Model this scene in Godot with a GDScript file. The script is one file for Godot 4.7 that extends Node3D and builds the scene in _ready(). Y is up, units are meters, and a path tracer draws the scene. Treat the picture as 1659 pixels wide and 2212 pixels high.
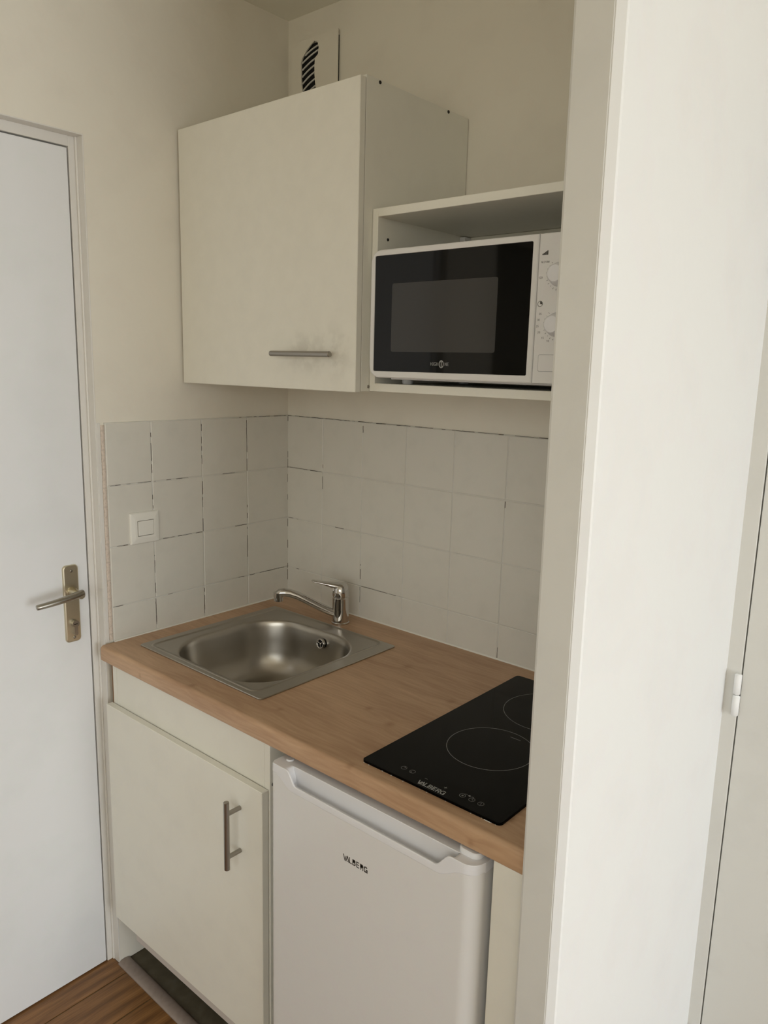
extends Node3D

# ---------------------------------------------------------------- helpers
var M := {}
var counts := {}
var font: SystemFont

func mb() -> SurfaceTool:
	var st := SurfaceTool.new()
	st.begin(Mesh.PRIMITIVE_TRIANGLES)
	st.set_smooth_group(-1)
	return st

func build(st: SurfaceTool, called: String, mat: Material, parent: Node = self) -> MeshInstance3D:
	st.generate_normals()
	var o := MeshInstance3D.new()
	o.mesh = st.commit()
	o.material_override = mat
	o.name = numbered(called) if parent == self else called
	parent.add_child(o, true)
	return o

func numbered(n: String) -> String:
	var k: int = counts.get(n, -1) + 1
	counts[n] = k
	return n if k == 0 else "%s_%03d" % [n, k]

func thing(called: String, label: String, category: String, at := Vector3.ZERO, group := "") -> Node3D:
	var o := Node3D.new()
	o.name = numbered(called)
	add_child(o)
	o.position = at
	tag(o, label, category, group)
	return o

func tag(o: Node, label: String, category: String, group := "") -> void:
	if label: o.set_meta("label", label)
	if category: o.set_meta("category", category)
	if group: o.set_meta("group", group)

func struct(o: Node, label := "") -> Node:
	o.set_meta("kind", "structure")
	if label: o.set_meta("label", label)
	return o

func quad(st: SurfaceTool, a: Vector3, b: Vector3, c: Vector3, d: Vector3, n: Vector3, uvs: Array = []) -> void:
	var p := [a, b, c, d]
	var order := [0, 1, 2, 0, 2, 3]
	if (a - c).cross(a - b).dot(n) < 0:
		order = [0, 2, 1, 0, 3, 2]
	for i in order:
		if uvs: st.set_uv(uvs[i])
		st.add_vertex(p[i])

func tri(st: SurfaceTool, a: Vector3, b: Vector3, c: Vector3, n: Vector3) -> void:
	st.add_vertex(a)
	if (a - c).cross(a - b).dot(n) < 0:
		st.add_vertex(c); st.add_vertex(b)
	else:
		st.add_vertex(b); st.add_vertex(c)

# box from corner a to corner b with chamfered edges
func box(st: SurfaceTool, a: Vector3, b: Vector3, bev := 0.001) -> void:
	st.set_smooth_group(-1)
	var c := (a + b) / 2
	var h := (b - a).abs() / 2
	var e: float = min(bev, min(h.x, min(h.y, h.z)) * 0.8)
	for ax in 3:
		var u := (ax + 1) % 3
		var v := (ax + 2) % 3
		for s in [-1.0, 1.0]:
			var q := []
			for k in [[-1, -1], [1, -1], [1, 1], [-1, 1]]:
				var w := Vector3.ZERO
				w[ax] = s * h[ax]; w[u] = k[0] * (h[u] - e); w[v] = k[1] * (h[v] - e)
				q.append(c + w)
			var n := Vector3.ZERO
			n[ax] = s
			quad(st, q[0], q[1], q[2], q[3], n, q.map(func(p): return Vector2((p.x - c.x) / (2 * h.x) + 0.5, 0.5 - (p.y - c.y) / (2 * h.y)) if ax == 2 else Vector2(0.02, 0.02)))
		if e <= 0.0: continue
		for s in [-1.0, 1.0]:       # chamfers along axis ax
			for t in [-1.0, 1.0]:
				var q := []
				for k in [-1.0, 1.0]:
					var w := Vector3.ZERO
					w[ax] = k * (h[ax] - e); w[u] = s * h[u]; w[v] = t * (h[v] - e)
					q.append(c + w)
					w[u] = s * (h[u] - e); w[v] = t * h[v]
					q.append(c + w)
				var n := Vector3.ZERO
				n[u] = s; n[v] = t
				quad(st, q[0], q[1], q[3], q[2], n)
	if e > 0.0:
		for sx in [-1.0, 1.0]:
			for sy in [-1.0, 1.0]:
				for sz in [-1.0, 1.0]:
					var s := Vector3(sx, sy, sz)
					tri(st, c + s * Vector3(h.x, h.y - e, h.z - e), c + s * Vector3(h.x - e, h.y, h.z - e), c + s * Vector3(h.x - e, h.y - e, h.z), s)

func abox(called: String, mat: Material, parent: Node, a: Vector3, b: Vector3, bev := 0.001) -> MeshInstance3D:
	var st := mb()
	box(st, a, b, bev)
	return build(st, called, mat, parent)

# join rings of equal size; crisp: edges between bands stay sharp
func loft(st: SurfaceTool, rings: Array, cap0 := true, cap1 := true, crisp := false, closed := true, out_hint := Vector3.ZERO) -> void:
	var n: int = rings[0].size()
	# orientation: compare with outward direction from the middle of the first band
	for i in rings.size() - 1:
		st.set_smooth_group(i + 1 if crisp else 1)
		var r0: PackedVector3Array = rings[i]
		var r1: PackedVector3Array = rings[i + 1]
		for j in (n if closed else n - 1):
			var k := (j + 1) % n
			var a := r0[j]
			var b := r0[k]
			var c := r1[k]
			var d := r1[j]
			st.add_vertex(a); st.add_vertex(c); st.add_vertex(b)
			st.add_vertex(a); st.add_vertex(d); st.add_vertex(c)
	st.set_smooth_group(-1)
	for e in 2:
		if (e == 0 and not cap0) or (e == 1 and not cap1): continue
		var r: PackedVector3Array = rings[0] if e == 0 else rings[-1]
		var m := Vector3.ZERO
		for v in r: m += v
		m /= n
		for j in n:
			var k := (j + 1) % n
			if e == 1:
				st.add_vertex(m); st.add_vertex(r[k]); st.add_vertex(r[j])
			else:
				st.add_vertex(m); st.add_vertex(r[j]); st.add_vertex(r[k])

func rrect(w: float, h: float, r: float, n := 5) -> PackedVector2Array:
	var out := PackedVector2Array()
	var rr: float = min(r, min(w, h) / 2 - 0.00001)
	for q in 4:
		var cx: float = (w / 2 - rr) * (1 if q == 0 or q == 3 else -1)
		var cy: float = (h / 2 - rr) * (1 if q < 2 else -1)
		for i in n + 1:
			var t: float = (q + float(i) / n) * PI / 2
			out.append(Vector2(cx + rr * cos(t), cy + rr * sin(t)))
	return out

func ring(t: Transform3D, poly: PackedVector2Array, z: float) -> PackedVector3Array:
	var out := PackedVector3Array()
	for p in poly: out.append(t * Vector3(p.x, p.y, z))
	return out

# plate with rounded corners: local xy outline, from z=0 to z=d, chamfered front edge
func plate(st: SurfaceTool, t: Transform3D, w: float, h: float, d: float, r: float, bev := 0.001, n := 5) -> void:
	loft(st, [ring(t, rrect(w, h, r, n), 0), ring(t, rrect(w, h, r, n), d - bev), ring(t, rrect(w - bev * 0.6, h - bev * 0.6, r, n), d - bev * 0.3), ring(t, rrect(w - 2 * bev, h - 2 * bev, max(r - bev, 0.0002), n), d)], true, true, true)

func circle(r: float, n := 24) -> PackedVector2Array:
	var out := PackedVector2Array()
	for i in n: out.append(Vector2(cos(TAU * i / n), sin(TAU * i / n)) * r)
	return out

# profile: array of Vector2(radius, height) turned about local z of t
func lathe(st: SurfaceTool, t: Transform3D, prof: Array, n := 28, crisp := false) -> void:
	var rings := []
	for p in prof: rings.append(ring(t, circle(max(p.x, 0.00005), n), p.y))
	loft(st, rings, true, true, crisp)

# tube along a path; size: Array of Vector2(half width, half height); up: reference
func sweep(st: SurfaceTool, path: Array, size: Array, up := Vector3.UP, n := 16) -> void:
	var rings := []
	for i in path.size():
		var d: Vector3 = (path[min(i + 1, path.size() - 1)] - path[max(i - 1, 0)]).normalized()
		var s := d.cross(up).normalized()
		var u := s.cross(d).normalized()
		var q: Vector2 = size[min(i, size.size() - 1)]
		var r := PackedVector3Array()
		for k in n:
			var a := TAU * k / n
			r.append(path[i] + s * cos(a) * q.x + u * sin(a) * q.y)
		rings.append(r)
	loft(st, rings)

func face(x: Vector3, y: Vector3, at: Vector3) -> Transform3D:
	return Transform3D(Basis(x, y, x.cross(y)), at)

func on_z(x: float, y: float, z: float) -> Transform3D:      # faces the room (+z)
	return face(Vector3.RIGHT, Vector3.UP, Vector3(x, y, z))

func on_x(x: float, y: float, z: float) -> Transform3D:      # faces +x
	return face(Vector3.FORWARD, Vector3.UP, Vector3(x, y, z))

func on_y(x: float, y: float, z: float) -> Transform3D:      # faces up, local y to the back
	return face(Vector3.RIGHT, Vector3.FORWARD, Vector3(x, y, z))

# flat polygon extruded from z=0 to z=d in the frame t
func slab(st: SurfaceTool, t: Transform3D, poly: PackedVector2Array, d: float) -> void:
	st.set_smooth_group(-1)
	var idx := Geometry2D.triangulate_polygon(poly)
	for i in range(0, idx.size(), 3):
		var a := poly[idx[i]]
		var b := poly[idx[i + 1]]
		var c := poly[idx[i + 2]]
		tri(st, t * Vector3(a.x, a.y, d), t * Vector3(b.x, b.y, d), t * Vector3(c.x, c.y, d), t.basis.z)
		tri(st, t * Vector3(a.x, a.y, 0), t * Vector3(b.x, b.y, 0), t * Vector3(c.x, c.y, 0), -t.basis.z)
	var cw := Geometry2D.is_polygon_clockwise(poly)
	for i in poly.size():
		var a := poly[i]
		var b := poly[(i + 1) % poly.size()]
		var e := (b - a).orthogonal() * (1.0 if cw else -1.0)
		quad(st, t * Vector3(a.x, a.y, 0), t * Vector3(b.x, b.y, 0), t * Vector3(b.x, b.y, d), t * Vector3(a.x, a.y, d), t.basis * Vector3(-e.x, -e.y, 0))

func stroke(st: SurfaceTool, t: Transform3D, pts: PackedVector2Array, w: float, d: float) -> void:
	for poly in Geometry2D.offset_polyline(pts, w / 2, Geometry2D.JOIN_MITER, Geometry2D.END_BUTT):
		if poly.size() >= 3: slab(st, t, poly, d)

func annulus(st: SurfaceTool, t: Transform3D, r0: float, r1: float, d: float, n := 64) -> void:
	loft(st, [ring(t, circle(r0, n), 0), ring(t, circle(r0, n), d), ring(t, circle(r1, n), d), ring(t, circle(r1, n), 0)], false, false, true)

# the maker's lettering, drawn stroke by stroke; h letter height, origin at left of baseline
const LOGO := [
	[[[0.0, 1.0], [0.37, 0.04], [0.62, 0.84]]],                                   # V
	[[[0.58, 0.0], [0.93, 0.93], [1.26, 0.0]], [[0.83, 0.10], [1.0, 0.10]]],      # A
	[[[1.38, 1.0], [1.38, 0.09], [1.88, 0.09]]],                                  # L
	[[[2.1, 0.0], [2.1, 0.91], [2.5, 0.91], [2.6, 0.8], [2.6, 0.62], [2.48, 0.52], [2.1, 0.52]], [[2.48, 0.52], [2.64, 0.4], [2.64, 0.2], [2.5, 0.09], [2.1, 0.09]]],   # B
	[[[3.5, 0.91], [2.95, 0.91], [2.95, 0.09], [3.5, 0.09]], [[2.95, 0.5], [3.44, 0.5]]],   # E
	[[[3.78, 0.0], [3.78, 0.91], [4.18, 0.91], [4.3, 0.78], [4.3, 0.58], [4.16, 0.46], [3.78, 0.46]], [[4.04, 0.46], [4.34, 0.0]]],   # R
	[[[5.2, 0.78], [5.06, 0.91], [4.72, 0.91], [4.56, 0.72], [4.56, 0.28], [4.72, 0.09], [5.22, 0.09], [5.22, 0.48], [4.94, 0.48]]],   # G
]

func logo(st: SurfaceTool, t: Transform3D, h: float, w: float, weight: float) -> void:
	for letter in LOGO:
		for line in letter:
			var pts := PackedVector2Array()
			for p in line: pts.append(Vector2(p[0] / 5.3 * w, p[1] * h))
			stroke(st, t, pts, weight, 0.0003)

func word(called: String, s: String, h: float, mat: Material, parent: Node, t: Transform3D) -> MeshInstance3D:
	var m := TextMesh.new()
	m.font = font
	m.text = s
	m.font_size = 32
	m.pixel_size = h / 23.0
	m.depth = 0.0003
	m.curve_step = 2.0
	var o := MeshInstance3D.new()
	o.mesh = m
	o.material_override = mat
	o.name = called
	o.transform = t
	parent.add_child(o, true)
	return o

# ---------------------------------------------------------------- materials
func mat(called: String, c: Color, rough := 0.6, metal := 0.0, spec := 0.5) -> StandardMaterial3D:
	var m := StandardMaterial3D.new()
	m.resource_name = called
	m.albedo_color = c
	m.roughness = rough
	m.metallic = metal
	m.metallic_specular = spec
	M[called] = m
	return m

func noise_tex(freq: float, seed_: int, ramp: Array, oct := 4, normal := 0.0, size := 512) -> NoiseTexture2D:
	var n := FastNoiseLite.new()
	n.seed = seed_
	n.frequency = freq
	n.fractal_octaves = oct
	var t := NoiseTexture2D.new()
	t.width = size
	t.height = size
	t.seamless = true
	t.noise = n
	if normal > 0.0:
		t.as_normal_map = true
		t.bump_strength = normal
	elif ramp:
		var g := Gradient.new()
		g.offsets = PackedFloat32Array(range(ramp.size()).map(func(i): return float(i) / (ramp.size() - 1)))
		g.colors = PackedColorArray(ramp)
		t.color_ramp = g
	return t

# painted surface: faint mottling and a fine roller texture, the same all over
func paint(m: StandardMaterial3D, amount: float, scale: float, bump: float, seed_: int) -> void:
	var c := m.albedo_color
	m.albedo_color = Color.WHITE
	m.albedo_texture = noise_tex(0.012, seed_, [c.darkened(amount), c, c.lightened(amount * 0.6)], 5)
	m.uv1_triplanar = true
	m.uv1_world_triplanar = true
	m.uv1_scale = Vector3.ONE * scale
	if bump > 0.0:
		m.normal_enabled = true
		m.normal_texture = noise_tex(0.05, seed_ + 7, [], 4, 2.0)
		m.normal_scale = bump

func wood_image(w: int, h: int, dark: Color, light: Color, seed_: int, streak: float, knots: Array) -> ImageTexture:
	var a := FastNoiseLite.new(); a.seed = seed_; a.frequency = 1.0; a.fractal_octaves = 4
	var b := FastNoiseLite.new(); b.seed = seed_ + 3; b.frequency = 1.0; b.fractal_octaves = 3
	var im := Image.create(w, h, false, Image.FORMAT_RGB8)
	for j in h:
		var v := float(j) / h
		for i in w:
			var u := float(i) / w
			var warp := 0.012 * b.get_noise_2d(u * 4.0, v * 6.0)
			var knot := 0.0
			for k in knots:
				var d := Vector2((u - k.x) * 1.9, v - k.y).length()
				var q: float = exp(-d * d / (k.z * k.z))
				warp += (v - k.y) * q * 0.55
				knot += exp(-d * d / (k.z * k.z * 0.12))
			var g := a.get_noise_2d(u * 3.2, (v + warp) * streak) * 0.42 + a.get_noise_2d(u * 11.0 + 31.0, (v + warp) * streak * 4.5) * 0.42 + b.get_noise_2d(u * 2.6, v * 3.0) * 0.5
			im.set_pixel(i, j, light.lerp(dark, clampf(0.42 + g * 0.75 + knot * 0.55, 0, 1)))
	return ImageTexture.create_from_image(im)

func materials() -> void:
	font = SystemFont.new()
	font.font_names = PackedStringArray(["Droid Sans"])
	paint(mat("wall_cream", Color(0.925, 0.900, 0.845), 0.75), 0.02, 0.8, 0.12, 11)
	paint(mat("wall_white", Color(0.925, 0.922, 0.915), 0.6), 0.012, 0.8, 0.1, 12)
	paint(mat("ceiling_paint", Color(0.955, 0.94, 0.885), 0.85), 0.02, 0.8, 0.1, 13)
	paint(mat("door_paint", Color(0.93, 0.932, 0.93), 0.38), 0.02, 0.7, 0.06, 14)
	paint(mat("frame_paint", Color(0.90, 0.885, 0.855), 0.4), 0.02, 1.2, 0.06, 15)
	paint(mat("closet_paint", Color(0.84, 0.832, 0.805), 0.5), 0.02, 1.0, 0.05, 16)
	paint(mat("tile_glaze", Color(0.872, 0.858, 0.818), 0.35), 0.02, 2.0, 0.05, 17)
	paint(mat("grout", Color(0.855, 0.845, 0.815), 0.85), 0.04, 5.0, 0.3, 18)
	mat("grout_dirt_and_line", Color(0.30, 0.24, 0.18), 0.9)
	paint(mat("adhesive", Color(0.86, 0.80, 0.74), 0.9), 0.14, 22.0, 0.6, 19)
	paint(mat("laminate", Color(0.93, 0.918, 0.872), 0.42), 0.012, 1.5, 0.03, 20)
	var soiled := mat("laminate_soiled", Color.WHITE, 0.42)
	var im := Image.create(480, 480, false, Image.FORMAT_RGB8)
	var nz := FastNoiseLite.new()
	nz.seed = 77; nz.frequency = 0.02; nz.fractal_octaves = 5
	for j in 480:
		for i in 480:
			var g := 0.0
			for q in [[0.73, 0.855, 0.07, 0.05, 0.9], [0.90, 0.865, 0.06, 0.07, 1.0], [0.80, 0.905, 0.14, 0.035, 0.6], [0.84, 0.83, 0.12, 0.03, 0.5]]:
				var u: float = (i / 480.0 - q[0]) / q[2]
				var v: float = (j / 480.0 - q[1]) / q[3]
				g += q[4] * exp(-(u * u + v * v))
			var n1 := nz.get_noise_2d(i, j)
			var n2 := nz.get_noise_2d(i * 3.0 + 900.0, j * 3.0)
			g = clampf(g * clampf(0.35 + n1 * 1.6 + n2 * 0.8, 0.0, 1.0), 0, 1)
			im.set_pixel(i, j, Color(0.93, 0.918, 0.872).darkened(n1 * 0.012).lerp(Color(0.60, 0.58, 0.53), g * 0.15))
	soiled.albedo_texture = ImageTexture.create_from_image(im)
	mat("edge_grey", Color(0.80, 0.765, 0.735), 0.6)
	mat("strip_brown", Color(0.55, 0.42, 0.30), 0.8)
	paint(mat("appliance_white", Color(0.89, 0.88, 0.87), 0.22), 0.006, 3.0, 0.05, 21)
	mat("plastic_white", Color(0.90, 0.895, 0.90), 0.33)
	mat("switch_white", Color(0.93, 0.92, 0.885), 0.3)
	mat("glass_black", Color(0.012, 0.014, 0.016), 0.05, 0.0, 0.38)
	mat("hob_black", Color(0.010, 0.011, 0.011), 0.10, 0.0, 0.20)
	mat("mesh_grey", Color(0.25, 0.245, 0.24), 0.12, 0.0, 0.38)
	mat("print_grey", Color(0.62, 0.62, 0.61), 0.5)
	mat("print_dim", Color(0.52, 0.52, 0.51), 0.5)
	mat("print_dark", Color(0.20, 0.18, 0.16), 0.5)
	mat("void_black", Color(0.02, 0.02, 0.02), 0.9)
	mat("rubber", Color(0.06, 0.06, 0.065), 0.7)
	var steel := mat("brushed_steel", Color(0.69, 0.67, 0.635), 0.31, 1.0)
	steel.roughness_texture = noise_tex(0.03, 31, [Color(0.9, 0.9, 0.9), Color(1, 1, 1)], 4)
	steel.uv1_triplanar = true
	steel.uv1_world_triplanar = true
	steel.uv1_scale = Vector3(4, 4, 4)
	mat("satin_steel", Color(0.62, 0.60, 0.57), 0.28, 1.0)
	mat("chrome", Color(0.80, 0.79, 0.78), 0.07, 1.0)
	mat("brass", Color(0.82, 0.785, 0.69), 0.33, 1.0)
	mat("lever_steel", Color(0.66, 0.64, 0.60), 0.32, 1.0)
	mat("screw_dark", Color(0.22, 0.21, 0.20), 0.4, 0.8)
	paint(mat("old_floor", Color(0.36, 0.33, 0.26), 0.9), 0.10, 3.0, 0.1, 23)
	paint(mat("threshold", Color(0.60, 0.54, 0.50), 0.5), 0.06, 8.0, 0.1, 24)
	var oak := mat("oak_laminate", Color.WHITE, 0.42)
	oak.albedo_texture = wood_image(1200, 720, Color(0.655, 0.51, 0.385), Color(0.805, 0.665, 0.53), 5, 17.0,
		[Vector3(0.591, 0.58, 0.032), Vector3(0.655, 0.612, 0.040), Vector3(0.698, 0.845, 0.030), Vector3(0.486, 0.758, 0.028), Vector3(0.521, 0.266, 0.045), Vector3(0.676, 0.379, 0.040), Vector3(0.945, 0.772, 0.026), Vector3(0.915, 0.885, 0.025), Vector3(0.30, 0.83, 0.030), Vector3(0.15, 0.885, 0.02)])
	for k in 3:
		var fm := mat("plank_%d" % k, Color.WHITE, 0.38)
		fm.albedo_texture = wood_image(900, 130, Color(0.36, 0.235, 0.12), Color(0.63, 0.45, 0.265), 40 + k, 5.0, [])
	var pane := mat("window_glass", Color(1, 1, 1, 0.06), 0.02)
	pane.transparency = BaseMaterial3D.TRANSPARENCY_ALPHA
	paint(mat("balcony_stone", Color(0.72, 0.71, 0.68), 0.9), 0.05, 1.0, 0.2, 25)

# ---------------------------------------------------------------- the setting
const CEIL := 2.476
const FRONT := 3.4      # wall behind the photographer
const RIGHT := 5.0      # window wall

func setting() -> void:
	# left wall, pierced by the white door and by the passage further on
	var st := mb()
	box(st, Vector3(-0.14, 0, -0.14), Vector3(0, CEIL, 0.598), 0.0)
	box(st, Vector3(-0.14, 2.063, 0.598), Vector3(0, CEIL, 1.43), 0.0)
	box(st, Vector3(-0.14, 0, 1.43), Vector3(0, CEIL, 1.74), 0.0)
	box(st, Vector3(-0.14, 2.1, 1.74), Vector3(0, CEIL, 2.6), 0.0)
	box(st, Vector3(-0.14, 0, 2.6), Vector3(0, CEIL, FRONT + 0.2), 0.0)
	var left := build(st, "wall_left", M.wall_cream)
	struct(left, "cream painted wall on the left with the white door in it")
	# back wall, pierced by the closet door
	st = mb()
	box(st, Vector3(0, 0, -0.14), Vector3(1.27, CEIL, 0), 0.0)
	box(st, Vector3(1.27, 2.07, -0.14), Vector3(2.05, CEIL, 0), 0.0)
	box(st, Vector3(2.05, 0, -0.14), Vector3(RIGHT, CEIL, 0), 0.0)
	var back := build(st, "wall_back", M.wall_cream)
	struct(back, "cream wall behind the kitchenette")
	# passage beyond the left wall
	st = mb()
	box(st, Vector3(-1.6, 0, 1.60), Vector3(-0.14, CEIL, 1.74), 0.0)
	box(st, Vector3(-1.6, 0, 2.6), Vector3(-0.14, CEIL, 2.74), 0.0)
	box(st, Vector3(-1.74, 0, 1.60), Vector3(-1.6, CEIL, 2.74), 0.0)
	struct(build(st, "wall_passage", M.wall_cream), "walls of the dim passage off the room")
	# wall behind the photographer, with an added, unseen window for frontal fill
	st = mb()
	box(st, Vector3(-0.14, 0, FRONT), Vector3(1.2, CEIL, FRONT + 0.2), 0.0)
	box(st, Vector3(3.6, 0, FRONT), Vector3(RIGHT + 0.2, CEIL, FRONT + 0.2), 0.0)
	box(st, Vector3(1.2, 0, FRONT), Vector3(3.6, 1.05, FRONT + 0.2), 0.0)
	box(st, Vector3(1.2, 2.35, FRONT), Vector3(3.6, CEIL, FRONT + 0.2), 0.0)
	struct(build(st, "wall_front", M.wall_cream), "cream wall opposite the kitchenette")
	var added_win2 := Node3D.new()
	added_win2.name = "added_window_2"
	add_child(added_win2)
	struct(added_win2, "added unseen window behind the camera for fill light")
	for s in 2:
		var a: float = 1.2 + s * 1.2
		st = mb()
		box(st, Vector3(a, 1.05, FRONT + 0.06), Vector3(a + 0.06, 2.35, FRONT + 0.11), 0.003)
		box(st, Vector3(a + 1.14, 1.05, FRONT + 0.06), Vector3(a + 1.2, 2.35, FRONT + 0.11), 0.003)
		box(st, Vector3(a + 0.06, 1.05, FRONT + 0.06), Vector3(a + 1.14, 1.12, FRONT + 0.11), 0.003)
		box(st, Vector3(a + 0.06, 2.29, FRONT + 0.06), Vector3(a + 1.14, 2.35, FRONT + 0.11), 0.003)
		var f := build(st, "window_frame", M.frame_paint, added_win2)
		abox("pane", M.window_glass, f, Vector3(a + 0.06, 1.12, FRONT + 0.08), Vector3(a + 1.14, 2.29, FRONT + 0.086), 0.0)
	# window wall
	st = mb()
	var z0 := 0.35; var z1 := 2.15; var y1 := 2.02; var y0 := 0.04
	box(st, Vector3(RIGHT, 0, -0.14), Vector3(RIGHT + 0.2, CEIL, z0), 0.0)
	box(st, Vector3(RIGHT, 0, z1), Vector3(RIGHT + 0.2, CEIL, FRONT + 0.2), 0.0)
	box(st, Vector3(RIGHT, y1, z0), Vector3(RIGHT + 0.2, CEIL, z1), 0.0)
	box(st, Vector3(RIGHT, 0, z0), Vector3(RIGHT + 0.2, y0, z1), 0.0)
	struct(build(st, "wall_right", M.wall_white), "wall with the tall window")
	# tall window
	var win := Node3D.new()
	win.name = "window_1"
	add_child(win)
	struct(win, "tall white double window letting in daylight")
	for s in 2:
		var a: float = z0 + s * (z1 - z0) / 2
		var b: float = a + (z1 - z0) / 2
		st = mb()
		box(st, Vector3(RIGHT + 0.06, y0, a), Vector3(RIGHT + 0.11, y1, a + 0.06), 0.003)
		box(st, Vector3(RIGHT + 0.06, y0, b - 0.06), Vector3(RIGHT + 0.11, y1, b), 0.003)
		box(st, Vector3(RIGHT + 0.06, y1 - 0.06, a + 0.06), Vector3(RIGHT + 0.11, y1, b - 0.06), 0.003)
		box(st, Vector3(RIGHT + 0.06, y0, a + 0.06), Vector3(RIGHT + 0.11, y0 + 0.09, b - 0.06), 0.003)
		var f := build(st, "window_frame", M.frame_paint, win)
		abox("pane", M.window_glass, f, Vector3(RIGHT + 0.08, y0 + 0.09, a + 0.06), Vector3(RIGHT + 0.086, y1 - 0.06, b - 0.06), 0.0)
	# ceiling and floor
	struct(abox("ceiling", M.ceiling_paint, self, Vector3(-1.74, CEIL, -0.14), Vector3(RIGHT + 0.2, CEIL + 0.15, FRONT + 0.2), 0.0), "cream ceiling")
	var floor_ := abox("floor", M.old_floor, self, Vector3(-1.74, -0.15, -0.14), Vector3(RIGHT + 0.2, -0.002, FRONT + 0.2), 0.0)
	struct(floor_, "brown wood plank floor with bare dark screed under the units")
	planks(floor_)
	# partition that ends the kitchenette niche (a touch out of plumb)
	partition()
	tiles(left, back)
	door_left()
	door_closet()
	# metal strip where the planks end in front of the units
	st = mb()
	var rings := []
	for i in 9:
		var x := 0.002 + i * 0.149
		var dz := 0.012 * x
		var r := PackedVector3Array()
		for k in 13:
			var a := PI * k / 12
			r.append(Vector3(x, 0.0005 + 0.0075 * sin(a), 0.586 + dz + 0.018 * cos(a)))
		rings.append(r)
	loft(st, rings, true, true, false, true)
	struct(build(st, "trim_1", M.threshold), "greyish pink floor strip at the edge of the planks")

func planks(parent: Node) -> void:
	var rng := RandomNumberGenerator.new()
	rng.seed = 3
	var w := 0.121
	var meshes := {}
	var x := -0.079
	var row := 0
	while x < RIGHT - 0.01:
		var x1: float = min(x + w, RIGHT)
		var z: float = (0.598 if x1 < 1.2 else 0.0)
		var start: float = z
		var cut: float = 0.35 + 0.9 * rng.randf()
		while z < FRONT - 0.01:
			var e: float = min(z + (cut if z == start else 1.2), FRONT)
			var xa: float = max(x, -0.05)
			var key := "%d_%d" % [roundi((x1 - xa) * 1000), roundi((e - z) * 1000)]
			if not meshes.has(key):
				var st := mb()
				var hw := (x1 - xa) / 2 - 0.0008
				var hl := (e - z) / 2 - 0.0008
				var b := 0.0012
				quad(st, Vector3(-hw + b, 0, -hl + b), Vector3(hw - b, 0, -hl + b), Vector3(hw - b, 0, hl - b), Vector3(-hw + b, 0, hl - b), Vector3.UP, [Vector2(0, 0), Vector2(0, 1), Vector2(hl / 0.6, 1), Vector2(hl / 0.6, 0)])
				for s in [-1.0, 1.0]:
					quad(st, Vector3(s * (hw - b), 0, -hl + b), Vector3(s * (hw - b), 0, hl - b), Vector3(s * hw, -0.004, hl), Vector3(s * hw, -0.004, -hl), Vector3(s, 1, 0), [Vector2(0, 0), Vector2(1, 0), Vector2(1, 0.02), Vector2(0, 0.02)])
					quad(st, Vector3(-hw + b, 0, s * (hl - b)), Vector3(hw - b, 0, s * (hl - b)), Vector3(hw, -0.004, s * hl), Vector3(-hw, -0.004, s * hl), Vector3(0, 1, s), [Vector2(0, 0), Vector2(0, 1), Vector2(0.01, 1), Vector2(0.01, 0)])
				st.generate_normals()
				meshes[key] = st.commit()
			var o := MeshInstance3D.new()
			o.mesh = meshes[key]
			o.material_override = M["plank_%d" % rng.randi_range(0, 2)]
			o.name = "plank"
			o.position = Vector3((xa + x1) / 2, 0.0, (z + e) / 2)
			parent.add_child(o, true)
			z = e
		x += w
		row += 1

func partition() -> void:
	# outline in plan at the floor and under the ceiling: niche side, front face, slanted corner bead, white side
	var plans := []
	for k in 2:
		var a: float = [1.2125, 1.1985][k]
		var b: float = [1.2625, 1.2515][k]
		var c: float = [1.2755, 1.2645][k]
		var d: float = [1.2720, 1.2640][k]
		plans.append([a, b, c, d])
	var y := [0.0, CEIL]
	var walls := []
	var posts := []
	for k in 2:
		var q: Array = plans[k]
		walls.append([Vector3(q[0] + 0.0006, y[k], 0.0), Vector3(q[0] + 0.0006, y[k], 0.640), Vector3(q[1] - 0.0004, y[k], 0.640), Vector3(q[1] - 0.0004, y[k], 0.6492), Vector3(q[1] + 0.0008, y[k], 0.6495), Vector3(q[2] - 0.0015, y[k], 0.6445), Vector3(q[2], y[k], 0.6415), Vector3(q[3], y[k], 0.0)])
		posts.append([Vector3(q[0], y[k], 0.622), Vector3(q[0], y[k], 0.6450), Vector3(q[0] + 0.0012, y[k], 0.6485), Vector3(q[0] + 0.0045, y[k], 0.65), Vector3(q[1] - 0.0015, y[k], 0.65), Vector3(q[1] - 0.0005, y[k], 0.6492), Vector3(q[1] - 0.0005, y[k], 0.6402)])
	var st := mb()
	var nrm := [Vector3(-1, 0, 0), Vector3(0, 0, 1), Vector3(-1, 0, 0), Vector3(-0.3, 0, 1), Vector3(0.6, 0, 1), Vector3(1, 0, 0.6), Vector3(1, 0, 0), Vector3(0, 0, -1)]
	for i in 8:
		quad(st, walls[0][i], walls[0][(i + 1) % 8], walls[1][(i + 1) % 8], walls[1][i], nrm[i])
	struct(build(st, "wall_partition", M.wall_white), "white partition wall closing the kitchenette niche on the right")
	st = mb()  # end face gets a darker paint that stands in for its shade
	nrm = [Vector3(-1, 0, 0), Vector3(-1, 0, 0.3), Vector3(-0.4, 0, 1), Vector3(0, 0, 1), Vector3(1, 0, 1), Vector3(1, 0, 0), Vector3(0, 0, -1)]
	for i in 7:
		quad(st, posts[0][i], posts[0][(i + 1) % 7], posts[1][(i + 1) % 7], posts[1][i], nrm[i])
	struct(build(st, "trim_4", M.closet_paint), "post on the end of the partition, shade put into its darker colour")

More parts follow.
